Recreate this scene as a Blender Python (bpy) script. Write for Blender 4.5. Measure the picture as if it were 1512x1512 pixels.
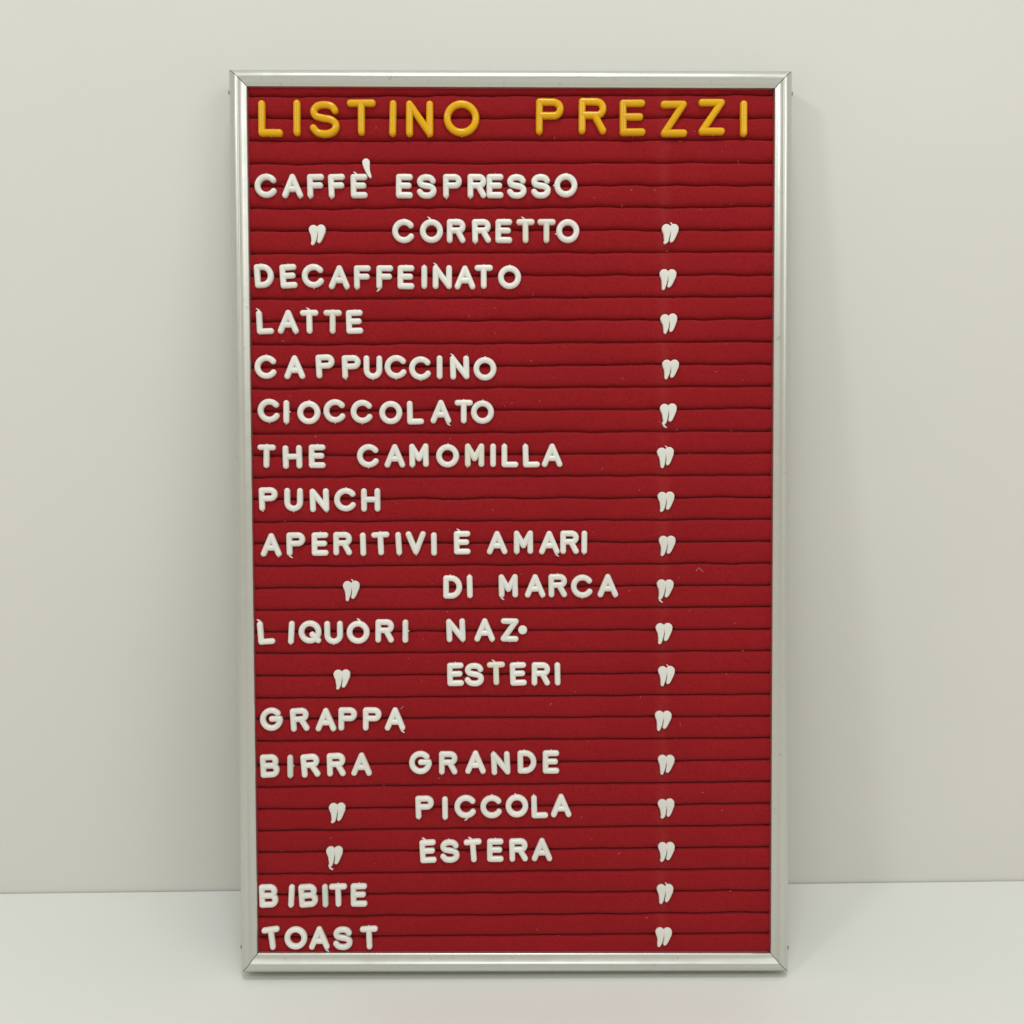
import bpy, bmesh, math, random
from mathutils import Matrix, Vector, noise

random.seed(7)
for o in list(bpy.data.objects):
    bpy.data.objects.remove(o)
sc = bpy.context.scene
COL = sc.collection

# ---------------------------------------------------------------- camera
cd = bpy.data.cameras.new('camera')
cd.lens = 38.6011
cd.sensor_width = 36.0
cd.clip_start = 0.01
cd.clip_end = 60.0
cam = bpy.data.objects.new('camera', cd)
COL.objects.link(cam)
cam.matrix_world = Matrix((
    (0.999768, 0.005407, -0.020849, -0.01676),
    (-0.021495, 0.188473, -0.981843, -0.84399),
    (-0.001379, 0.982064, 0.188545, 0.48371),
    (0, 0, 0, 1)))
sc.camera = cam

# ---------------------------------------------------------------- light
wd = bpy.data.worlds.new('World')
sc.world = wd
wd.use_nodes = True
bg = wd.node_tree.nodes['Background']
bg.inputs['Color'].default_value = (0.93, 0.97, 0.88, 1)
bg.inputs['Strength'].default_value = 0.59

def area(name, loc, target, sx, sy, power, color):
    ld = bpy.data.lights.new(name, 'AREA')
    ld.shape = 'RECTANGLE'
    ld.size = sx
    ld.size_y = sy
    ld.energy = power
    ld.color = color
    o = bpy.data.objects.new(name, ld)
    COL.objects.link(o)
    o.location = loc
    o.rotation_euler = (Vector(target) - Vector(loc)).to_track_quat('-Z', 'Y').to_euler()
    return o

bg.inputs['Color'].default_value = (1.0, 0.95, 0.82, 1)
area('key_lamp_left', (-1.35, -1.5, 1.75), (0, -0.05, 0.35), 0.26, 0.26, 6.8, (0.92, 0.98, 1.0))
area('key_lamp_right', (1.35, -1.6, 1.6), (0, -0.05, 0.35), 0.9, 0.9, 7.0, (0.95, 0.98, 0.98))
area('ceiling_lamp', (0.0, -0.75, 2.3), (0, -0.15, 0.3), 0.5, 0.5, 14, (0.90, 0.97, 1.0))

sc.view_settings.view_transform = 'Standard'
sc.view_settings.look = 'None'
sc.view_settings.exposure = 0.0
sc.view_settings.gamma = 1.0
sc.render.resolution_x = 1024
sc.render.resolution_y = 1024
sc.render.engine = 'CYCLES'

# positions in mm on the board
OC = [(-201.22, 651.27), (200.02, 650.4), (200.85, -2.01), (-199.32, -0.3)]
IC = [(-188.03, 638.99), (187.13, 637.6), (187.7, 12.3), (-186.98, 14.56)]
GL = [633.17, 617.73, 601.51, 585.58, 569.63, 553.59, 537.65, 521.66, 505.63, 489.1, 473.21, 456.5, 440.46, 424.9, 408.71, 392.71, 376.93, 361.17, 345.35, 329.04, 313.17, 296.82, 281.0, 264.85, 249.05, 233.37, 216.9, 200.61, 185.38, 169.05, 151.41, 135.19, 118.99, 103.08, 87.2, 71.04, 55.79, 39.33, 24.32]
GR = [634.18, 618.08, 602.46, 586.32, 570.16, 554.96, 538.51, 522.77, 506.22, 490.75, 474.6, 458.49, 442.29, 426.26, 410.22, 394.01, 377.96, 361.95, 345.96, 329.96, 313.93, 297.88, 282.05, 266.21, 249.83, 233.94, 218.03, 202.1, 185.98, 169.91, 153.88, 137.75, 121.61, 105.54, 89.44, 73.33, 57.03, 40.77, 25.34]
WORDS = [
    ('LISTINO', [('L', -171.96, 616.98, 0.0, 'b0'), ('I', -153.24, 617.35, 0.0, ''), ('S', -133.49, 616.47, 0.0, 'b0'), ('T', -107.35, 617.6, 0.0, ''), ('I', -84.91, 617.09, -1.5, 'b0'), ('N', -65.9, 616.71, 0.0, 'b6'), ('O', -36.03, 617.08, 0.0, 'b0')]),
    ('PREZZI', [('P', 26.94, 618.28, 0.0, 'b-7'), ('R', 57.47, 618.59, 0.0, 't0'), ('E', 86.1, 617.48, 0.0, 'b0'), ('Z', 115.55, 616.69, 0.0, 't0'), ('Z', 142.6, 617.95, 0.0, 'b1'), ('I', 165.52, 616.84, 0.0, '')]),
    ('CAFFE', [('C', -175.55, 569.48, 0.0, 't0'), ('A', -156.79, 569.28, 0.0, 'b5'), ('F', -140.22, 569.27, 1.0, 'b-4'), ('F', -125.18, 569.26, 2.0, 'b-4'), ('E', -109.28, 569.25, 1.0, 'T-2')]),
    ("'", [("'", -103.63, 582.07, 0.0, '')]),
    ('ESPRESSO', [('E', -76.98, 569.23, 0.0, 't0'), ('S', -61.15, 569.04, 0.0, 't-1'), ('P', -42.69, 569.21, 0.0, 'b-4.5'), ('R', -25.23, 569.2, 0.0, 'b-4.5'), ('E', -12.17, 569.2, 0.0, 't0'), ('S', 3.19, 569.0, 0.0, 't0'), ('S', 20.48, 569.08, 0.0, 't0'), ('O', 38.35, 569.64, 0.0, 't0l0')]),
    ('"CORRETTO', [('"', -139.38, 534.27, 0.0, '')]),
    ('CORRETTO', [('C', -77.65, 537.35, 0.0, 't0'), ('O', -57.86, 537.33, 0.0, 'T-1'), ('R', -40.15, 537.32, 0.0, 't0'), ('R', -22.08, 537.3, 1.0, 'b-4.5'), ('E', -6.02, 537.29, 0.0, 't0'), ('T', 9.46, 537.27, 0.0, 'T-1'), ('T', 24.47, 537.26, 0.0, ''), ('O', 39.77, 537.25, 0.0, 'l-2')]),
    ('DECAFFEINATO', [('D', -177.74, 505.69, 4.0, 't-2'), ('E', -160.28, 505.39, 3.5, 't0'), ('C', -142.51, 505.56, 2.0, 'b0'), ('A', -123.98, 504.58, 0.0, 'b5'), ('F', -107.36, 504.56, 0.0, 'b-4'), ('F', -91.4, 504.54, 0.0, 'B-4'), ('E', -76.21, 504.61, 0.0, 't0'), ('I', -63.13, 504.6, 0.0, 't0'), ('N', -50.2, 504.58, 0.0, 'T-4.5'), ('A', -34.03, 504.28, 0.0, ''), ('T', -20.56, 504.74, 0.0, 't0'), ('O', -2.07, 504.43, 0.0, 't0')]),
    ('LATTE', [('L', -177.41, 472.61, 2.0, 'T-4'), ('A', -160.78, 472.87, 0.0, 'b5'), ('T', -145.68, 472.85, 1.0, 'T0'), ('T', -129.05, 472.82, 0.0, 't0'), ('E', -113.27, 472.8, 1.5, 't0')]),
    ('CAPPUCCINO', [('C', -176.97, 440.72, 0.0, 't0'), ('A', -156.47, 440.49, 0.0, ''), ('P', -134.51, 441.12, 3.0, ''), ('P', -115.82, 440.6, 1.5, 'b-4.5'), ('U', -100.4, 440.28, 0.0, 'b0'), ('C', -83.72, 440.54, 0.0, 'b0'), ('C', -66.18, 439.55, 0.0, 'b0'), ('I', -52.48, 440.2, 0.0, ''), ('N', -38.1, 439.98, 1.5, 'T-4.5'), ('O', -19.96, 439.08, 0.0, 't0')]),
    ('CIOCCOLATO', [('C', -175.08, 409.46, 0.0, 'b0'), ('I', -162.75, 408.47, 0.0, 'b0r0'), ('O', -146.65, 407.95, 0.0, 't0'), ('C', -127.83, 409.07, 0.0, 'b0'), ('C', -108.35, 408.54, 0.0, 'b0'), ('O', -87.79, 407.83, 0.0, ''), ('L', -70.02, 407.79, 1.0, ''), ('A', -51.76, 408.42, 0.0, 'B5'), ('T', -35.33, 408.39, 0.0, 't0'), ('O', -21.8, 407.97, 0.0, 't0')]),
    ('THE', [('T', -177.35, 376.66, -1.0, 't0'), ('H', -158.72, 376.13, 1.5, ''), ('E', -140.85, 376.57, 0.0, 't0')]),
    ('CAMOMILLA', [('C', -104.04, 376.77, 0.0, 'b0'), ('A', -85.09, 376.72, 0.0, ''), ('M', -67.68, 377.06, 1.0, 'b-5'), ('O', -47.04, 376.63, 0.0, 't0'), ('M', -27.59, 377.06, 0.0, 'b-5'), ('I', -14.32, 376.93, 0.0, ''), ('L', -2.12, 376.71, 0.0, 't-4'), ('L', 13.18, 376.67, 1.0, 't-4'), ('A', 28.29, 376.83, 0.0, '')]),
    ('PUNCH', [('P', -176.31, 345.91, 2.0, 'b-4.5'), ('U', -158.14, 345.37, 0.0, 'b0'), ('N', -139.58, 344.93, 1.5, 'b5'), ('C', -120.71, 345.27, 0.0, 't0'), ('H', -102.62, 345.02, 0.0, '')]),
    ('APERITIVI', [('A', -174.62, 312.72, 0.0, 'b5'), ('P', -156.8, 313.34, 1.0, 'B-4.5'), ('E', -139.37, 313.29, 0.0, 't0'), ('R', -123.09, 313.53, 0.0, ''), ('I', -108.37, 313.0, 1.5, ''), ('T', -95.67, 313.45, 2.0, 't0'), ('I', -82.68, 313.41, 3.0, 'b0'), ('V', -70.26, 313.85, 0.0, 'b0'), ('I', -57.17, 313.04, 1.0, '')]),
    ('E', [('E', -36.77, 313.94, 1.0, 'T-2')]),
    ('AMARI', [('A', -11.54, 313.87, 0.0, ''), ('M', 7.5, 314.1, 0.0, 'b-5'), ('A', 26.15, 313.85, 0.0, 'B5'), ('R', 40.82, 314.0, -0.5, ''), ('I', 51.52, 313.96, -1.0, 'b0')]),
    ('"MARCA', [('"', -117.06, 278.97, 0.0, '')]),
    ('DI', [('D', -43.81, 281.84, 0.0, 't-2'), ('I', -31.46, 282.09, 1.0, 't0')]),
    ('MARCA', [('M', -3.56, 282.48, 1.0, 'B-5'), ('A', 15.89, 282.42, 0.0, 'b5'), ('R', 32.23, 282.56, 0.0, 't0'), ('C', 50.04, 282.01, 0.0, 'b0'), ('A', 68.54, 282.43, 0.0, 'b5')]),
    ('LIQUORI', [('L', -178.95, 249.13, 4.0, 'T-4'), ('I', -160.7, 249.16, -3.0, 'b0'), ('Q', -147.2, 249.5, 0.0, ''), ('U', -130.11, 249.04, 1.0, 'b0'), ('O', -112.43, 249.17, 0.0, 'T1'), ('R', -93.18, 250.08, -1.0, ''), ('I', -78.21, 249.83, 0.0, 'r0')]),
    ('NAZ', [('N', -41.69, 250.38, 2.0, 'b5'), ('A', -20.76, 250.49, 0.0, 'b5'), ('Z', -2.66, 250.43, -1.0, 'b0')]),
    ('.', [('.', 6.79, 250.39, 0.0, '')]),
    ('"ESTERI', [('"', -124.37, 214.48, 0.0, '')]),
    ('ESTERI', [('E', -42.02, 218.27, 1.0, 't0'), ('S', -28.38, 218.02, 0.0, ''), ('T', -12.59, 218.74, 1.5, 'T-1'), ('E', 3.5, 218.38, 2.0, 't0'), ('R', 19.89, 218.31, -1.0, 'b-4.5'), ('I', 31.98, 218.26, 1.0, '')]),
    ('GRAPPA', [('G', -175.71, 186.04, 0.0, ''), ('R', -155.27, 185.65, 3.0, ''), ('A', -136.28, 185.57, 0.0, 'b5'), ('P', -120.4, 185.99, 0.0, ''), ('P', -102.67, 185.92, 0.0, ''), ('A', -86.1, 185.84, 0.0, 'B5')]),
    ('BIRRA', [('B', -177.23, 151.83, 2.0, ''), ('I', -162.42, 151.46, 0.5, 'b0r0'), ('R', -147.78, 151.98, 5.0, ''), ('R', -129.05, 152.58, 1.0, ''), ('A', -110.61, 152.79, 0.0, '')]),
    ('GRANDE', [('G', -67.82, 153.78, 0.0, ''), ('R', -47.6, 153.49, 0.0, 'b-4.5'), ('A', -27.77, 153.89, 0.0, 'b5'), ('N', -9.49, 153.11, 3.0, 't-5'), ('D', 9.68, 153.91, 1.0, 't-2'), ('E', 27.19, 153.83, 0.0, 't0')]),
    ('"PICCOLA', [('"', -128.56, 116.85, 0.0, '')]),
    ('PICCOLA', [('P', -64.87, 120.88, 1.0, 'b-4.5'), ('I', -50.11, 120.31, 0.0, 'b0'), ('C', -35.03, 121.22, 0.0, 'B1'), ('C', -16.14, 121.13, 0.0, 't0'), ('O', 2.27, 121.63, 0.0, 't-1'), ('L', 18.82, 121.05, 1.0, 't-4'), ('A', 34.5, 121.67, 0.0, 'b5')]),
    ('"ESTERA', [('"', -130.78, 84.89, 0.0, '')]),
    ('ESTERA', [('E', -62.6, 88.5, 3.0, 'T-2'), ('S', -46.83, 88.61, 1.0, 't-1'), ('T', -29.68, 88.82, 4.0, 'T-1'), ('E', -13.5, 89.03, 0.0, 't0'), ('R', 3.36, 89.14, 1.0, ''), ('A', 20.53, 89.25, 0.0, '')]),
    ('BIBITE', [('B', -179.07, 56.17, 1.5, ''), ('I', -162.43, 56.08, -3.0, 'b0'), ('B', -150.19, 56.21, 3.0, ''), ('I', -137.85, 56.14, 1.5, 'b0'), ('T', -128.35, 56.39, 1.0, 't0'), ('E', -113.16, 56.5, 1.0, 't0')]),
    ('TOAST', [('T', -177.14, 24.74, 7.0, ''), ('O', -159.59, 24.94, 0.0, ''), ('A', -142.43, 24.84, 0.0, 'B5'), ('S', -125.27, 24.54, 0.0, ''), ('T', -106.03, 24.82, 2.0, 't0')]),
]
PRICE = [('CORRETTO', 112.99, 534.58), ('DECAFFEINATO', 111.43, 502.45), ('LATTE', 112.52, 470.59), ('CAPPUCCINO', 113.57, 437.87), ('CIOCCOLATO', 112.18, 406.27), ('CAMOMILLA', 110.29, 374.84), ('PUNCH', 110.61, 342.82), ('AMARI', 111.42, 310.96), ('MARCA', 110.02, 279.26), ('NAZ', 109.4, 247.47), ('ESTERI', 111.14, 216.08), ('GRAPPA', 108.75, 183.38), ('GRANDE', 111.04, 151.07), ('PICCOLA', 111.36, 118.67), ('ESTERA', 111.43, 86.69), ('BIBITE', 110.51, 55.62), ('TOAST', 109.44, 23.47)]

# ---------------------------------------------------------------- helpers
def tag(o, label=None, cat=None, group=None, kind=None):
    if label: o['label'] = label
    if cat: o['category'] = cat
    if group: o['group'] = group
    if kind: o['kind'] = kind
    return o

def link(name, me, parent=None, mat=None):
    o = bpy.data.objects.new(name, me)
    COL.objects.link(o)
    if parent is not None:
        o.parent = parent
    if mat is not None and me is not None and not me.materials:
        me.materials.append(mat)
    return o

def mesh_from(name, vs, fs, smooth=True):
    me = bpy.data.meshes.new(name)
    me.from_pydata(vs, [], fs)
    bm = bmesh.new()
    bm.from_mesh(me)
    bmesh.ops.recalc_face_normals(bm, faces=bm.faces)
    bm.to_mesh(me)
    bm.free()
    if smooth:
        for p in me.polygons:
            p.use_smooth = True
    return me

# ---------------------------------------------------------------- materials
def new_mat(name):
    m = bpy.data.materials.new(name)
    m.use_nodes = True
    nt = m.node_tree
    return m, nt, nt.nodes['Principled BSDF']

def nd(nt, typ, **kw):
    n = nt.nodes.new(typ)
    for k, v in kw.items():
        if k in n.inputs.keys():
            n.inputs[k].default_value = v
        else:
            setattr(n, k, v)
    return n

def mottled(name, base, rough, amp, scale, bump_scale=None, bump=0.0, spec=0.5, detail=4.0, bump_dist=0.0002, coord='Object'):
    """colour varied a few per cent by noise, with a fine relief"""
    m, nt, b = new_mat(name)
    tc = nd(nt, 'ShaderNodeTexCoord')
    n1 = nd(nt, 'ShaderNodeTexNoise', Scale=scale, Detail=detail)
    nt.links.new(tc.outputs[coord], n1.inputs['Vector'])
    rp = nd(nt, 'ShaderNodeMapRange')
    rp.inputs['From Min'].default_value = 0.3
    rp.inputs['From Max'].default_value = 0.7
    rp.inputs['To Min'].default_value = 1 - amp
    rp.inputs['To Max'].default_value = 1 + amp
    nt.links.new(n1.outputs['Fac'], rp.inputs['Value'])
    vm = nd(nt, 'ShaderNodeVectorMath', operation='SCALE')
    vm.inputs[0].default_value = base
    nt.links.new(rp.outputs['Result'], vm.inputs['Scale'])
    nt.links.new(vm.outputs['Vector'], b.inputs['Base Color'])
    b.inputs['Roughness'].default_value = rough
    b.inputs['Specular IOR Level'].default_value = spec
    if bump_scale:
        n2 = nd(nt, 'ShaderNodeTexNoise', Scale=bump_scale, Detail=3.0)
        nt.links.new(tc.outputs[coord], n2.inputs['Vector'])
        bp = nd(nt, 'ShaderNodeBump', Strength=bump, Distance=bump_dist)
        nt.links.new(n2.outputs['Fac'], bp.inputs['Height'])
        nt.links.new(bp.outputs['Normal'], b.inputs['Normal'])
    return m, nt, b, vm

M_wall, _, _, _ = mottled('wall_paint', (0.738, 0.728, 0.690), 0.75, 0.016, 4.0, 260.0, 0.15, 0.3)
M_floor, _, _, _ = mottled('table_laminate', (0.770, 0.772, 0.745), 0.40, 0.010, 5.0, 300.0, 0.05, 0.3)
M_floor.node_tree.nodes['Principled BSDF'].inputs['Coat Weight'].default_value = 0.15
M_floor.node_tree.nodes['Principled BSDF'].inputs['Coat Roughness'].default_value = 0.09

def felt_material():
    m, nt, b = new_mat('red_felt')
    L = nt.links.new
    tc = nd(nt, 'ShaderNodeTexCoord')
    # fibres: fine noise, stretched across the pile
    mp = nd(nt, 'ShaderNodeMapping')
    mp.inputs['Scale'].default_value = (1, 1, 1)
    L(tc.outputs['Object'], mp.inputs['Vector'])
    fine = nd(nt, 'ShaderNodeTexNoise', Scale=950.0, Detail=3.0, Roughness=0.65)
    mid = nd(nt, 'ShaderNodeTexNoise', Scale=170.0, Detail=3.0, Roughness=0.6)
    big = nd(nt, 'ShaderNodeTexNoise', Scale=16.0, Detail=3.0)
    for n in (fine, mid, big):
        L(mp.outputs['Vector'], n.inputs['Vector'])
    def mix(fac, a, bcol, blend='MIX'):
        x = nd(nt, 'ShaderNodeMix', data_type='RGBA', blend_type=blend)
        if isinstance(fac, float): x.inputs[0].default_value = fac
        else: L(fac, x.inputs[0])
        for i, c in ((6, a), (7, bcol)):
            if isinstance(c, tuple): x.inputs[i].default_value = c
            else: L(c, x.inputs[i])
        return x.outputs[2]
    def rng(src, a, bb, c, d):
        r = nd(nt, 'ShaderNodeMapRange')
        r.inputs['From Min'].default_value = a; r.inputs['From Max'].default_value = bb
        r.inputs['To Min'].default_value = c; r.inputs['To Max'].default_value = d
        L(src, r.inputs['Value'])
        return r.outputs['Result']
    c = mix(rng(fine.outputs['Fac'], 0.32, 0.68, 0, 1), FELT_A, FELT_B)
    c = mix(rng(mid.outputs['Fac'], 0.38, 0.66, 0.0, 0.6), c, FELT_C)
    c = mix(rng(big.outputs['Fac'], 0.35, 0.65, 0.0, 0.35), c, FELT_D)
    # worn, slightly paler streak down the price column (old labels stood there)
    sx = nd(nt, 'ShaderNodeSeparateXYZ')
    L(tc.outputs['Object'], sx.inputs[0])
    def bell(c0, w, amt):
        s = nd(nt, 'ShaderNodeMath', operation='SUBTRACT'); L(sx.outputs['X'], s.inputs[0]); s.inputs[1].default_value = c0
        a = nd(nt, 'ShaderNodeMath', operation='ABSOLUTE'); L(s.outputs[0], a.inputs[0])
        return rng(a.outputs[0], 0.0, w, amt, 0.0)
    st = nd(nt, 'ShaderNodeMath', operation='MULTIPLY')
    L(bell(0.1085, 0.0065, 0.2), st.inputs[0])
    L(rng(mid.outputs['Fac'], 0.3, 0.7, 0.4, 1.0), st.inputs[1])
    c = mix(st.outputs[0], c, (0.42, 0.06, 0.055, 1))
    L(c, b.inputs['Base Color'])
    b.inputs['Roughness'].default_value = 0.95
    b.inputs['Specular IOR Level'].default_value = 0.12
    b.inputs['Sheen Weight'].default_value = 0.15
    b.inputs['Sheen Roughness'].default_value = 0.45
    b.inputs['Sheen Tint'].default_value = (1.0, 0.55, 0.6, 1)
    ad = nd(nt, 'ShaderNodeMath', operation='ADD')
    L(fine.outputs['Fac'], ad.inputs[0])
    ml = nd(nt, 'ShaderNodeMath', operation='MULTIPLY'); L(mid.outputs['Fac'], ml.inputs[0]); ml.inputs[1].default_value = 1.5
    L(ml.outputs[0], ad.inputs[1])
    bp = nd(nt, 'ShaderNodeBump', Strength=0.55, Distance=0.0005)
    L(ad.outputs[0], bp.inputs['Height'])
    L(bp.outputs['Normal'], b.inputs['Normal'])
    return m

FELT_A = (0.222, 0.0060, 0.0088, 1)
FELT_B = (0.345, 0.0140, 0.0190, 1)
FELT_C = (0.300, 0.0110, 0.0155, 1)
FELT_D = (0.235, 0.0075, 0.0110, 1)
M_felt = felt_material()

def alu_material():
    m, nt, b = new_mat('satin_aluminium')
    L = nt.links.new
    tc = nd(nt, 'ShaderNodeTexCoord')
    b.inputs['Metallic'].default_value = 0.9
    n = nd(nt, 'ShaderNodeTexNoise', Scale=60.0, Detail=5.0)
    L(tc.outputs['Object'], n.inputs['Vector'])
    r = nd(nt, 'ShaderNodeMapRange')
    r.inputs['From Min'].default_value = 0.3; r.inputs['From Max'].default_value = 0.7
    r.inputs['To Min'].default_value = 0.30; r.inputs['To Max'].default_value = 0.38
    L(n.outputs['Fac'], r.inputs['Value'])
    L(r.outputs['Result'], b.inputs['Roughness'])
    # small grey scuffs
    v = nd(nt, 'ShaderNodeTexNoise', Scale=260.0, Detail=2.0)
    L(tc.outputs['Object'], v.inputs['Vector'])
    cr = nd(nt, 'ShaderNodeValToRGB')
    cr.color_ramp.elements[0].position = 0.22; cr.color_ramp.elements[0].color = (0.52, 0.51, 0.46, 1)
    cr.color_ramp.elements[1].position = 0.34; cr.color_ramp.elements[1].color = (0.63, 0.64, 0.60, 1)
    L(v.outputs['Fac'], cr.inputs['Fac'])
    L(cr.outputs['Color'], b.inputs['Base Color'])
    return m
M_alu = alu_material()

def plastic(name, base, rough, amp=0.03, sss=0.0):
    m, nt, b, vm = mottled(name, base, rough, amp, 90.0, 420.0, 0.10, 0.5, bump_dist=0.0003)
    # each piece a shade apart from the next
    oi = nd(nt, 'ShaderNodeObjectInfo')
    r = nd(nt, 'ShaderNodeMapRange')
    r.inputs['To Min'].default_value = 0.95; r.inputs['To Max'].default_value = 1.03
    nt.links.new(oi.outputs['Random'], r.inputs['Value'])
    v2 = nd(nt, 'ShaderNodeVectorMath', operation='SCALE')
    nt.links.new(vm.outputs['Vector'], v2.inputs[0])
    nt.links.new(r.outputs['Result'], v2.inputs['Scale'])
    nt.links.new(v2.outputs['Vector'], b.inputs['Base Color'])
    return m
M_white = plastic('white_plastic', (0.79, 0.78, 0.73), 0.2)
M_cream = plastic('yellowed_plastic', (0.735, 0.715, 0.62), 0.33)
M_mint = plastic('greenish_plastic', (0.64, 0.68, 0.61), 0.30)
M_matte = plastic('matt_white_plastic', (0.745, 0.735, 0.68), 0.42)
M_yellow = plastic('yellow_plastic', (0.77, 0.405, 0.0004), 0.17, 0.02)
M_yellow.node_tree.nodes['Principled BSDF'].inputs['Specular IOR Level'].default_value = 0.42
M_dark, _, _, _ = mottled('dark_steel', (0.06, 0.06, 0.055), 0.5, 0.1, 200.0)
M_back, _, _, _ = mottled('hardboard', (0.12, 0.085, 0.05), 0.8, 0.15, 80.0)
M_lint, _, _, _ = mottled('lint', (0.62, 0.30, 0.28), 0.9, 0.1, 200.0)

# ---------------------------------------------------------------- setting
FZ = -0.0040      # table top
WY = 0.0104       # wall face
def slab(name, x0, x1, y0, y1, z0, z1, mat):
    vs = [(x, y, z) for x in (x0, x1) for y in (y0, y1) for z in (z0, z1)]
    fs = [(0, 1, 3, 2), (4, 6, 7, 5), (0, 4, 5, 1), (2, 3, 7, 6), (0, 2, 6, 4), (1, 5, 7, 3)]
    o = link(name, mesh_from(name, vs, fs, False), None, mat)
    return o
tag(slab('table_top', -1.6, 1.6, -1.9, WY - 0.0013, FZ - 0.03, FZ, M_floor),
    'plain white glossy table top the letter board stands on', None, None, 'structure')
tag(slab('wall', -1.6, 1.6, WY, WY + 0.08, -0.30, 2.2, M_wall),
    'plain off-white wall behind the letter board', None, None, 'structure')

# ---------------------------------------------------------------- the board
BM = Matrix(((0.99991, 0.002078, -0.013287, 0.0),
             (-0.013449, 0.154471, -0.987906, -0.10326),
             (0.0, 0.987995, 0.154485, 0.0),
             (0, 0, 0, 1)))           # local x right, y up the board, z out towards the viewer
MM = 0.001
board = bpy.data.objects.new('letter_board', None)
COL.objects.link(board)
board.matrix_world = BM
tag(board, 'tall red felt letter board in a silver aluminium frame leaning against the wall', 'letter board')

# frame: (across 0 = outer edge .. 1 = inner edge, height above the back in mm)
PROF = [(0.03, -9.0), (0.0, -8.0), (0.0, 13.2), (0.015, 14.3), (0.06, 15.5), (0.13, 16.7), (0.22, 17.8), (0.32, 18.6),
        (0.42, 19.05), (0.50, 19.2), (0.53, 19.15), (0.56, 18.85), (0.60, 18.35), (0.70, 17.3), (0.80, 16.6), (0.90, 16.15), (0.955, 15.8), (0.985, 15.2), (1.0, 14.3), (1.0, 10.0), (0.9, 9.0)]
def rail(name, o0, i0, o1, i1):
    o0, i0, o1, i1 = [Vector(p) for p in (o0, i0, o1, i1)]
    d = (o1 - o0).normalized() * 0.30       # hairline open mitre
    o0 += d; i0 += d; o1 -= d; i1 -= d
    vs, fs = [], []
    n = len(PROF)
    SEG = 24
    # shallow knocks along the rail
    for k in range(SEG + 1):
        t = k / SEG
        O = o0.lerp(o1, t); I = i0.lerp(i1, t)
        for (w, h) in PROF:
            p = O.lerp(I, w)
            vs.append((p.x * MM, p.y * MM, h * MM))
    for k in range(SEG):
        for j in range(n):
            a = k * n + j; b = k * n + (j + 1) % n
            fs.append((a, b, b + n, a + n))
    fs.append(tuple(range(n)))
    fs.append(tuple(range(SEG * n, SEG * n + n)))
    me = mesh_from(name, vs, fs, True)
    o = link(name, me, board, M_alu)
    me.materials.append(M_dark)
    for p in me.polygons:
        if len(p.vertices) > 4:          # raw saw-cut ends
            p.use_smooth = False
            p.material_index = 1
    me.set_sharp_from_angle(angle=math.radians(50))
    return o
rail('frame_rail', OC[0], IC[0], OC[1], IC[1])
rail('frame_rail', OC[3], IC[3], OC[2], IC[2])
rail('frame_rail', OC[0], IC[0], OC[3], IC[3])
rail('frame_rail', OC[1], IC[1], OC[2], IC[2])

def local_box(name, x0, x1, y0, y1, z0, z1, mat, parent=board, bev=0.0):
    bm = bmesh.new()
    bmesh.ops.create_cube(bm, size=1.0)
    for v in bm.verts:
        v.co = Vector(((x0 + x1) / 2 + v.co.x * (x1 - x0), (y0 + y1) / 2 + v.co.y * (y1 - y0), (z0 + z1) / 2 + v.co.z * (z1 - z0))) * MM
    if bev:
        bmesh.ops.bevel(bm, geom=list(bm.edges), offset=bev * MM, segments=2, affect='EDGES')
    me = bpy.data.meshes.new(name)
    bm.to_mesh(me); bm.free()
    return link(name, me, parent, mat)
local_box('back_panel', -198, 198, 2.0, 648.5, 1.2, 6.5, M_back)
local_box('felt_backing', -195, 195, 5.0, 646.5, 6.7, 9.7, M_felt)
local_box('hanger', -6, 5, 640, 652.2, -9.2, -8.0, M_dark)

def disc_part(name, c, axis, r, h, mat):
    bm = bmesh.new()
    bmesh.ops.create_cone(bm, cap_ends=True, segments=20, radius1=r * MM, radius2=r * 0.75 * MM, depth=h * MM)
    rot = Vector((0, 0, 1)).rotation_difference(Vector(axis)).to_matrix().to_4x4()
    bm.transform(Matrix.Translation(Vector(c) * MM) @ rot)
    me = bpy.data.meshes.new(name); bm.to_mesh(me); bm.free()
    return link(name, me, board, mat)
for (x, y, s) in ((200.3, 635.3, 1), (-201.4, 636.2, -1), (201.1, 14.4, 1), (-199.6, 17.3, -1)):
    disc_part('screw', (x, y, 11.0), (s, 0, 0), 1.9, 1.5, M_dark)

# felt strips between the grooves
def wander(k):
    rs = random.Random(100 + k)
    comps = [(rs.uniform(0.05, 0.16), rs.uniform(90, 210), rs.uniform(0, 6.28)) for _ in range(2)]
    comps += [(rs.uniform(0.06, 0.17), rs.uniform(28, 70), rs.uniform(0, 6.28)) for _ in range(3)]
    comps += [(rs.uniform(0.02, 0.07), rs.uniform(9, 20), rs.uniform(0, 6.28)) for _ in range(3)]
    A = 1.2 if k < 13 else (0.9 if k < 22 else 0.65)
    return lambda x: A * sum(a * math.sin(6.283 * x / l + p) for a, l, p in comps)
NG = len(GL)
W_ = [wander(k) for k in range(NG + 2)]
def groove_y(k, x):
    """k = -1 is the hidden top edge, k = NG the hidden bottom edge"""
    t = (x + 195) / 390
    if k < 0:
        return GL[0] * (1 - t) + GR[0] * t + 13.6
    if k >= NG:
        return GL[-1] * (1 - t) + GR[-1] * t - 15.6
    return GL[k] * (1 - t) + GR[k] * t + W_[k](x)
CREST = 13.3
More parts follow.
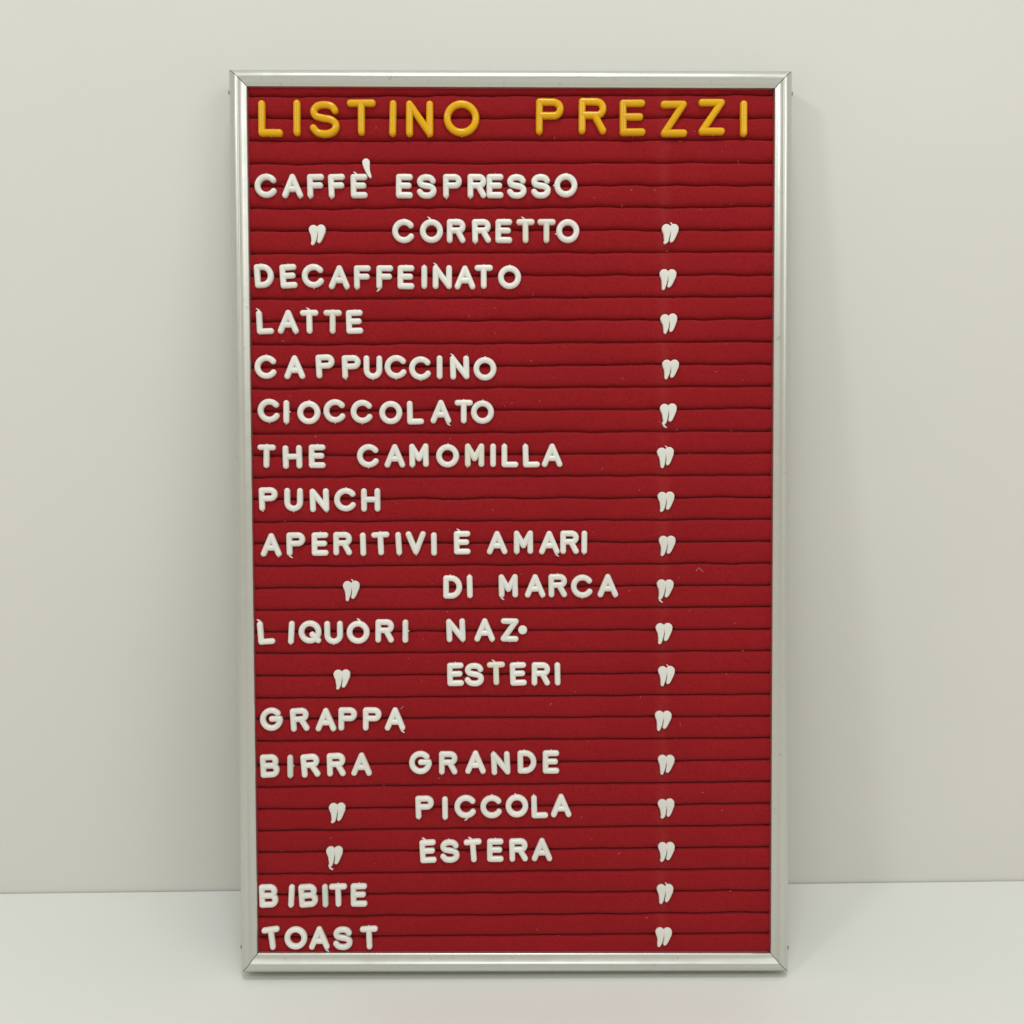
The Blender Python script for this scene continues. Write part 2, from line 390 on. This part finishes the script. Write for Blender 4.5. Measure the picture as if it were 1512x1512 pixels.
# (distance in from the lower or upper edge in mm, drop below the crest in mm)
PLOW = [(0.0, 4.6), (0.10, 3.9), (0.28, 3.0), (0.6, 2.1), (1.15, 1.42), (2.0, 0.92), (3.2, 0.52), (4.8, 0.24), (7.0, 0.06)]
PUP = [(0.0, 4.6), (0.05, 3.4), (0.16, 2.0), (0.40, 1.1), (0.85, 0.55), (1.6, 0.23), (3.0, 0.05)]
def strip(k):
    vs, fs = [], []
    NX = 300
    HG = 0.36
    n = len(PLOW) + len(PUP)
    rs = random.Random(500 + k)
    ph = rs.uniform(0, 100)
    roll = 1.3 if k < 9 else (1.15 if k < 18 else 0.9)     # the upper strips are puffier
    for i in range(NX + 1):
        x = -192 + 384 * i / NX
        y0 = groove_y(k, x) + HG
        y1 = groove_y(k - 1, x) - HG
        g = 1 + 0.45 * noise.noise(Vector((x * 0.035, ph, 0)))
        y0 += 0.16 * noise.noise(Vector((x * 0.22, ph, 9))) + 0.10 * noise.noise(Vector((x * 0.6, ph, 19)))
        y1 += 0.14 * noise.noise(Vector((x * 0.25, ph, 29))) + 0.08 * noise.noise(Vector((x * 0.6, ph, 39)))
        puff = 0.10 * noise.noise(Vector((x * 0.02, ph, 5)))
        for (dd, h) in PLOW:
            vs.append((x * MM, (y0 + dd * g) * MM, (CREST - h * (roll if h < 2.5 else 1.0) + puff) * MM))
        for (dd, h) in reversed(PUP):
            vs.append((x * MM, (y1 - dd * g) * MM, (CREST - h + puff) * MM))
    for i in range(NX):
        for j in range(n - 1):
            a = i * n + j
            fs.append((a, a + n, a + n + 1, a + 1))
    me = bpy.data.meshes.new('felt_strip')
    me.from_pydata(vs, [], fs)
    for p in me.polygons:
        p.use_smooth = True
    return link('felt_strip', me, board, M_felt)
for k in range(0, NG + 1):
    strip(k)

# ---------------------------------------------------------------- letter shapes
def arc(cx, cy, rx, ry, a0, a1, n=22):
    return [(cx + rx * math.cos(math.radians(a0 + (a1 - a0) * i / n)), cy + ry * math.sin(math.radians(a0 + (a1 - a0) * i / n))) for i in range(n + 1)]
def spline(pts, per=5):
    out = []
    P = [pts[0]] + list(pts) + [pts[-1]]
    for i in range(1, len(P) - 2):
        p0, p1, p2, p3 = P[i - 1], P[i], P[i + 1], P[i + 2]
        for s in range(per):
            t = s / per
            out.append(tuple(0.5 * ((2 * p1[q]) + (-p0[q] + p2[q]) * t + (2 * p0[q] - 5 * p1[q] + 4 * p2[q] - p3[q]) * t * t + (-p0[q] + 3 * p1[q] - 3 * p2[q] + p3[q]) * t ** 3) for q in (0, 1)))
    out.append(tuple(pts[-1]))
    return out
Hh = 6.4
GLYPH = {
    'C': [arc(0.15, 0, 6.35, 6.4, 40, 324, 34)],
    'O': [arc(0, 0, 6.2, 6.3, 0, 360, 40)],
    'Q': [arc(0, 0, 6.2, 6.3, 0, 360, 40), [(1.7, -1.7), (6.0, -6.1)]],
    'G': [arc(0, 0, 6.2, 6.4, 42, 352, 34) + [(6.1, -0.2), (5.9, 0.35)], [(5.9, 0.4), (0.3, 0.3)]],
    'A': [[(-5.4, -Hh), (0, Hh)], [(0, Hh), (5.4, -Hh)], [(-3.6, -2.1), (3.6, -2.1)]],
    'E': [[(-4.0, Hh), (-4.0, -Hh)], [(-4.0, Hh), (3.9, Hh)], [(-4.0, 0.35), (3.0, 0.35)], [(-4.0, -Hh), (3.9, -Hh)]],
    'F': [[(-4.0, Hh), (-4.0, -Hh)], [(-4.0, Hh), (3.9, Hh)], [(-4.0, 0.45), (3.1, 0.45)]],
    'S': [spline([(4.5, 3.9), (3.1, 5.7), (0.3, 6.4), (-2.9, 5.9), (-4.7, 3.8), (-3.9, 1.5), (-0.9, 0.5), (2.4, -0.1), (4.7, -1.8), (4.7, -4.3), (2.8, -6.0), (0, -6.5), (-3.0, -5.9), (-4.9, -3.9)])],
    'P': [[(-4.65, Hh), (-4.65, -Hh)], [(-4.65, Hh), (1.7, Hh)] + arc(1.7, 3.35, 2.95, 2.95, 90, -90, 14)[1:] + [(-4.65, 0.4)]],
    'R': [[(-4.65, Hh), (-4.65, -Hh)], [(-4.65, Hh), (1.7, Hh)] + arc(1.7, 3.35, 2.95, 2.95, 90, -90, 14)[1:] + [(-4.65, 0.4)], [(0.9, 0.4), (4.6, -Hh)]],
    'B': [[(-4.8, Hh), (-4.8, -Hh)], [(-4.8, Hh), (1.4, Hh)] + arc(1.4, 3.3, 2.9, 3.0, 90, -90, 14)[1:] + [(-4.8, 0.3)], [(-4.8, 0.25), (1.7, 0.25)] + arc(1.7, -3.05, 3.1, 3.25, 90, -90, 14)[1:] + [(-4.8, -Hh)]],
    'D': [[(-4.8, Hh), (-4.8, -Hh)], [(-4.8, Hh), (-1.2, Hh)] + arc(-1.2, 0, 6.0, Hh, 90, -90, 24)[1:] + [(-4.8, -Hh)]],
    'T': [[(0, Hh), (0, -Hh)], [(-4.5, Hh), (4.5, Hh)]],
    'L': [[(-4.0, Hh), (-4.0, -Hh)], [(-4.0, -Hh), (4.0, -Hh)]],
    'I': [[(0, Hh), (0, -Hh)]],
    'N': [[(-4.8, Hh), (-4.8, -Hh)], [(-4.8, Hh), (4.8, -Hh)], [(4.8, Hh), (4.8, -Hh)]],
    'M': [[(-4.9, Hh), (-4.9, -Hh)], [(-4.9, Hh), (0, -2.3)], [(0, -2.3), (4.9, Hh)], [(4.9, Hh), (4.9, -Hh)]],
    'U': [[(-4.6, Hh), (-4.6, -1.7)] + arc(0, -1.8, 4.6, 4.6, 180, 360, 20)[1:] + [(4.6, Hh)]],
    'H': [[(-4.85, Hh), (-4.85, -Hh)], [(4.85, Hh), (4.85, -Hh)], [(-4.85, 0.3), (4.85, 0.3)]],
    'V': [[(-5.2, Hh), (0, -Hh)], [(0, -Hh), (5.2, Hh)]],
    'Z': [[(-4.5, Hh), (4.4, Hh)], [(4.4, Hh), (-4.4, -Hh)], [(-4.4, -Hh), (4.5, -Hh)]],
}

def resample(path, step):
    out = [Vector(path[0])]
    for a, b in zip(path, path[1:]):
        a = Vector(a); b = Vector(b)
        n = max(1, int((b - a).length / step))
        for i in range(1, n + 1):
            out.append(a.lerp(b, i / n))
    return out

def sweep(vs, fs, path, rad, h, base, flat, lift, closed=False):
    """a raised stroke: base height 'base', dome (flat=0) or a flat top with a rounded edge (flat=width of edge)"""
    P = path
    n = len(P)
    R = rad if isinstance(rad, list) else [rad] * n
    NS = 6
    def section(r):
        sec = [(1.0 * r, 0.0)]                        # (lateral distance, z)
        for i in range(NS + 1):
            t = math.pi / 2 * i / NS
            if flat:
                e = min(flat, r * 0.6)
                sec.append((r - e + e * math.cos(t), base + h * math.sin(t)))
            else:
                sec.append((r * math.cos(t) ** 1.0, base + h * math.sin(t)))
        return sec
    def ring(c, side, r):
        s = section(r)
        pts = [(c.x + side.x * l, c.y + side.y * l, z + lift) for l, z in s]
        if flat:
            pts.append((c.x, c.y, s[-1][1] + lift))
            back = s
        else:
            back = s[:-1]
        pts += [(c.x - side.x * l, c.y - side.y * l, z + lift) for l, z in reversed(back)]
        return pts
    rings = []
    for i, c in enumerate(P):
        if closed:
            d = P[(i + 1) % n] - P[i - 1]
        else:
            d = P[min(i + 1, n - 1)] - P[max(i - 1, 0)]
        d.normalize()
        side = Vector((-d.y, d.x))
        rings.append(ring(c, side, R[i]))
    m = len(rings[0])
    b0 = len(vs)
    for r_ in rings:
        vs.extend(r_)
    last = n if closed else n - 1
    for i in range(last):
        for j in range(m - 1):
            a = b0 + i * m + j; b = b0 + ((i + 1) % n) * m + j
            fs.append((a, b, b + 1, a + 1))
    if not closed:
        for (c, dirv, r, idx) in ((P[0], P[0] - P[1], R[0], 0), (P[-1], P[-1] - P[-2], R[-1], n - 1)):
            dirv = dirv.normalized()
            sec = section(r)
            NC = 10
            base_i = len(vs)
            a0 = math.atan2(dirv.y, dirv.x)
            for q in range(NC + 1):
                an = a0 - math.pi / 2 + math.pi * q / NC
                for l, z in sec[:-1] if not flat else sec:
                    vs.append((c.x + math.cos(an) * l, c.y + math.sin(an) * l, z + lift))
            ms = len(sec[:-1] if not flat else sec)
            top = len(vs)
            vs.append((c.x, c.y, sec[-1][1] + lift))
            for q in range(NC):
                for j in range(ms - 1):
                    a = base_i + q * ms + j
                    fs.append((a, a + ms, a + ms + 1, a + 1))
                fs.append((base_i + q * ms + ms - 1, base_i + (q + 1) * ms + ms - 1, top))

def nubs_of(s):
    out = []
    i = 0
    while i < len(s):
        k = s[i]; j = i + 1
        while j < len(s) and s[j] in '-.0123456789':
            j += 1
        out.append((k, float(s[i + 1:j])))
        i = j
    return out

XS = {'L': 1.56, 'S': 1.63, 'T': 1.74, 'N': 1.50, 'O': 1.645, 'P': 1.60, 'R': 1.60, 'E': 1.70, 'Z': 1.56, 'I': 1.0}
MESHES = {}
def glyph_mesh(g, nubs, big):
    key = (g, nubs, big)
    if key in MESHES:
        return MESHES[key]
    rs = random.Random(hash_str(g + nubs) + (99 if big else 0))
    vs, fs = [], []
    r = 2.50 if big else 2.10
    for si, st in enumerate(GLYPH[g]):
        if big:
            st = [(x * XS.get(g, 1.6), y * 1.587) for x, y in st]
        closed = (g in 'OQ' and si == 0)
        P = resample(st, 0.7 if not big else 1.0)
        if closed:
            P = P[:-1]
        # strokes are not perfectly even
        sd = rs.uniform(0, 50)
        R = [r * (1 + 0.035 * noise.noise(Vector((p.x * 0.25, p.y * 0.25, sd)))) for p in P]
        sweep(vs, fs, P, R, 1.8 if not big else 2.35, 1.8, 0, 0.035 * si, closed)
    top = Hh + r if not big else 10.0 + r
    for k, x in nubs_of(nubs):
        if k in 'tb':
            s = 1 if k == 't' else -1
            e = rs.uniform(0.35, 0.75)
            x += rs.uniform(-0.35, 0.35)
            P = [Vector((x, s * (top - 1.3))), Vector((x + rs.uniform(-.1, .1), s * (top - 0.4))), Vector((x + rs.uniform(-.2, .2), s * (top + e * 0.4)))]
            sweep(vs, fs, P, [1.0, 0.78, 0.42], 0.9, 0.9, 0, 0.0)
        elif k in 'TB':
            s = 1 if k == 'T' else -1
            dx = -1 if s > 0 else rs.choice((-1, 1))
            P = [Vector((x + 0.5 * -dx, s * (top - 1.0))), Vector((x - 0.1 * -dx, s * (top + 0.2))), Vector((x - 0.9 * -dx, s * (top + 0.95))), Vector((x - 1.7 * -dx, s * (top + 1.45)))]
            sweep(vs, fs, P, [0.85, 0.7, 0.5, 0.3], 0.8, 1.6, 0, 0.0)
        elif k in 'lr':
            s = -1 if k == 'l' else 1
            w = {'I': r, 'O': 6.2 + r}.get(g, 5)
            P = [Vector((s * (w - 0.9), x - 0.2)), Vector((s * (w + 0.05), x)), Vector((s * (w + 0.55), x + 0.3))]
            sweep(vs, fs, P, [0.9, 0.6, 0.35], 0.7, 0.9, 0, 0.0)
    me = mesh_from('plastic_letter', [(x * MM, y * MM, z * MM) for x, y, z in vs], fs)
    MESHES[key] = me
    return me
def hash_str(s):
    h = 7
    for ch in s:
        h = (h * 31 + ord(ch)) % 100003
    return h

def comma_stroke(vs, fs, pts, lift, hh=0.8, edge=0.85, base=1.9):
    path = spline([(p[0], p[1]) for p in pts], 5)
    rad = []
    per = 5
    for i in range(len(path)):
        f = i / per
        a = min(int(f), len(pts) - 2)
        t = f - a
        rad.append(pts[a][2] * (1 - t) + pts[a + 1][2] * t)
    sweep(vs, fs, [Vector(p) for p in path], rad, hh, base, edge, lift)

def ditto_mesh(variant):
    rs = random.Random(variant)
    j = lambda a: rs.uniform(-a, a)
    vs, fs = [], []
    tl = rs.uniform(-0.3, 0.9)
    comma_stroke(vs, fs, [(-2.75, 4.1, 3.35), (-2.6, 2.5, 3.0), (-2.35, 0.6, 2.45), (-2.4, -2.2, 1.97), (-2.75 + j(.2), -4.7 - tl * .7, 1.45 + j(.15)), (-3.2 + j(.4), -5.8 - tl, 1.15)], 0.0)
    comma_stroke(vs, fs, [(2.75, 4.35, 3.3), (2.85, 2.5, 2.95), (2.62, 0.6, 2.33), (2.15, -1.6, 1.86), (1.45, -3.6, 1.5), (1.1, -4.3, 1.2)], 0.14)
    if variant % 4 == 1:       # moulding burr on top
        comma_stroke(vs, fs, [(1.6, 6.6, 0.5), (0.8, 8.0, 0.4), (0.2, 8.5, 0.3)], 0.05, 0.4, 0.3)
    if variant % 4 == 2:       # curled burr at the foot
        comma_stroke(vs, fs, [(-3.4, -7.2 - tl, 0.7), (-2.4, -8.3 - tl, 0.5), (-1.4, -8.7 - tl, 0.3)], 0.05, 0.5, 0.3)
    return mesh_from('ditto_mark', [(x * MM, y * MM, z * MM) for x, y, z in vs], fs)

BASE = 12.6 * MM
def place(o, x, y, rot, tip=0.0):
    tw = Matrix.Rotation(math.radians(random.uniform(-0.8, 0.8)), 4, 'X') @ Matrix.Rotation(math.radians(random.uniform(-1.2, 1.2)), 4, 'Y')
    o.matrix_world = BM @ Matrix.Translation((x * MM, y * MM, BASE)) @ Matrix.Rotation(math.radians(rot), 4, 'Z') @ tw

ORD = ['first', 'second', 'third', 'fourth', 'fifth', 'sixth', 'seventh', 'eighth', 'ninth', 'tenth', 'eleventh', 'twelfth']
SPECIAL = {('BIRRA', 1): M_mint, ('BIBITE', 3): M_mint, ('CAMOMILLA', 4): M_cream, ('CORRETTO', 5): M_cream, ('CORRETTO', 6): M_cream,
           ('LATTE', 3): M_cream, ('ESTERI', 2): M_cream}
MATN = {}
for word, items in WORDS:
    if word[0] == '"':
        ctx = {'"CORRETTO': 'under the word CAFFE, left of CORRETTO', '"MARCA': 'under the word APERITIVI, left of DI MARCA',
               '"ESTERI': 'under the word LIQUORI, left of ESTERI', '"PICCOLA': 'under the word BIRRA, left of PICCOLA',
               '"ESTERA': 'left of the word ESTERA'}[word]
        v = {'"CORRETTO': 4, '"MARCA': 9, '"ESTERI': 8, '"PICCOLA': 12, '"ESTERA': 6}[word]
        o = link('ditto_mark', ditto_mesh(v), None, M_matte)
        place(o, items[0][1], items[0][2], 0)
        tag(o, 'matt white double-comma ditto mark ' + ctx, 'ditto mark', 'white ditto marks repeating the drink names')
        continue
    if word == "'":
        vs, fs = [], []
        comma_stroke(vs, fs, [(-0.6, 3.9, 2.7), (-0.5, 2.6, 2.6), (-0.1, 0.2, 2.15), (0.7, -2.6, 1.6), (1.8, -5.2, 1.2), (2.3, -6.2, 1.0)], 0.0)
        o = link('apostrophe', mesh_from('apostrophe', [(x * MM, y * MM, z * MM) for x, y, z in vs], fs), None, M_white)
        place(o, items[0][1], items[0][2], 0)
        tag(o, 'white plastic comma set as the grave accent above the E of CAFFE', 'apostrophe')
        continue
    if word == '.':
        vs, fs = [], []
        sweep(vs, fs, [Vector((-0.02, 0)), Vector((0.02, 0))], 3.3, 1.2, 1.3, 1.2, 0.0)
        o = link('full_stop', mesh_from('full_stop', [(x * MM, y * MM, z * MM) for x, y, z in vs], fs), None, M_white)
        place(o, items[0][1], items[0][2], 0)
        tag(o, 'round white plastic dot touching the right side of the Z of NAZ', 'full stop')
        continue
    big = word in ('LISTINO', 'PREZZI')
    col = 'large yellow' if big else 'white'
    for i, (g, x, y, rot, nb) in enumerate(items):
        me = glyph_mesh(g, nb, big)
        if not me.materials:
            me.materials.append(M_yellow if big else M_white)
        m2 = SPECIAL.get((word, i))
        if m2 is not None:
            me = me.copy()
            me.materials.clear()
            me.materials.append(m2)
        o = link('plastic_letter', me)
        r2 = rot + (random.uniform(-0.5, 0.5))
        place(o, x, y, r2)
        c = col
        if m2 is M_mint: c = 'greenish white'
        elif m2 is M_cream: c = 'slightly yellowed white'
        tilt = ''
        if rot >= 3: tilt = ', leaning to the left'
        elif rot <= -2.5: tilt = ', leaning to the right'
        if word == 'E':
            lab = 'white plastic letter E standing alone between the words APERITIVI and AMARI'
        else:
            last = i == len(items) - 1
            lab = '%s plastic letter %s, %s letter of the word %s%s' % (c, g, 'last' if last else ORD[i], word, tilt)
        tag(o, lab, 'letter', 'large yellow plastic letters of the title line' if big else 'white plastic letters pressed into the grooves of the felt')

vmap = {'CORRETTO': 1, 'CIOCCOLATO': 2, 'CAMOMILLA': 5, 'MARCA': 10, 'ESTERI': 9, 'BIBITE': 13}
for i, (w, x, y) in enumerate(PRICE):
    v = vmap.get(w, 20 + 4 * i + (0 if i % 2 else 3))
    o = link('ditto_mark', ditto_mesh(v), None, M_matte)
    place(o, x, y, random.uniform(-3, 3))
    extra = {'CORRETTO': ', topmost of the column', 'TOAST': ', lowest of the column', 'CIOCCOLATO': ', with a curled burr at its foot'}.get(w, '')
    nm = {'NAZ': 'LIQUORI NAZ', 'MARCA': 'DI MARCA', 'CAMOMILLA': 'THE CAMOMILLA', 'AMARI': 'APERITIVI E AMARI', 'GRANDE': 'BIRRA GRANDE'}.get(w, w)
    tag(o, 'white double-comma ditto mark, price column, level with %s%s' % (nm, extra), 'ditto mark', 'white ditto marks in the price column')

# ---------------------------------------------------------------- lint on the felt
def fibre(vs, fs, pts, r, z=13.45):
    b0 = len(vs)
    n = len(pts)
    for i, (x, y) in enumerate(pts):
        a = Vector(pts[min(i + 1, n - 1)]) - Vector(pts[max(i - 1, 0)])
        a.normalize()
        s = Vector((-a.y, a.x))
        for q in range(4):
            an = math.pi / 2 * q + 0.4
            vs.append(((x + s.x * r * math.cos(an)) * MM, (y + s.y * r * math.cos(an)) * MM, (z + r * math.sin(an)) * MM))
    for i in range(n - 1):
        for q in range(4):
            a = b0 + i * 4 + q; b = b0 + i * 4 + (q + 1) % 4
            fs.append((a, b, b + 4, a + 4))
def lint_obj(name, vs, fs, m):
    o = link(name, mesh_from(name, vs, fs), None, m)
    o.matrix_world = BM
    return o
vs, fs = [], []
fibre(vs, fs, [(132.6, 292.8), (133.4, 293.6), (134.2, 295.0), (134.8, 295.0), (136.4, 293.5), (137.9, 292.2)], 0.17)
tag(lint_obj('lint_fibre', vs, fs, M_lint), 'pale hooked lint fibre on the felt, upper right of the MARCA ditto mark', 'lint')
vs, fs = [], []
fibre(vs, fs, [(-82.4, 193.0), (-81.2, 193.6), (-80.0, 194.9)], 0.22)
tag(lint_obj('lint_fibre', vs, fs, M_lint), 'tiny pale lint fibre on the felt just above the last A of GRAPPA', 'lint')
vs, fs = [], []
rs = random.Random(3)
for (x, y) in ((158.3, 57.5), (85.2, 566.3), (101.8, 566.3), (166.5, 234.5), (-142.5, 390.6)):
    fibre(vs, fs, [(x, y), (x + 0.7, y + 0.2)], 0.26)
for k in range(110):
    x = rs.uniform(-180, 180); y = rs.uniform(22, 630)
    a = rs.uniform(0, 6.28); l = rs.uniform(0.3, 1.1)
    pts = [(x, y)]
    for q in range(2):
        a += rs.uniform(-0.6, 0.6)
        pts.append((pts[-1][0] + l * math.cos(a), pts[-1][1] + l * math.sin(a)))
    fibre(vs, fs, pts, rs.uniform(0.05, 0.11), 13.38)
tag(lint_obj('lint', vs, fs, M_lint), 'scattered specks of pale lint caught on the red felt', None, None, 'stuff')
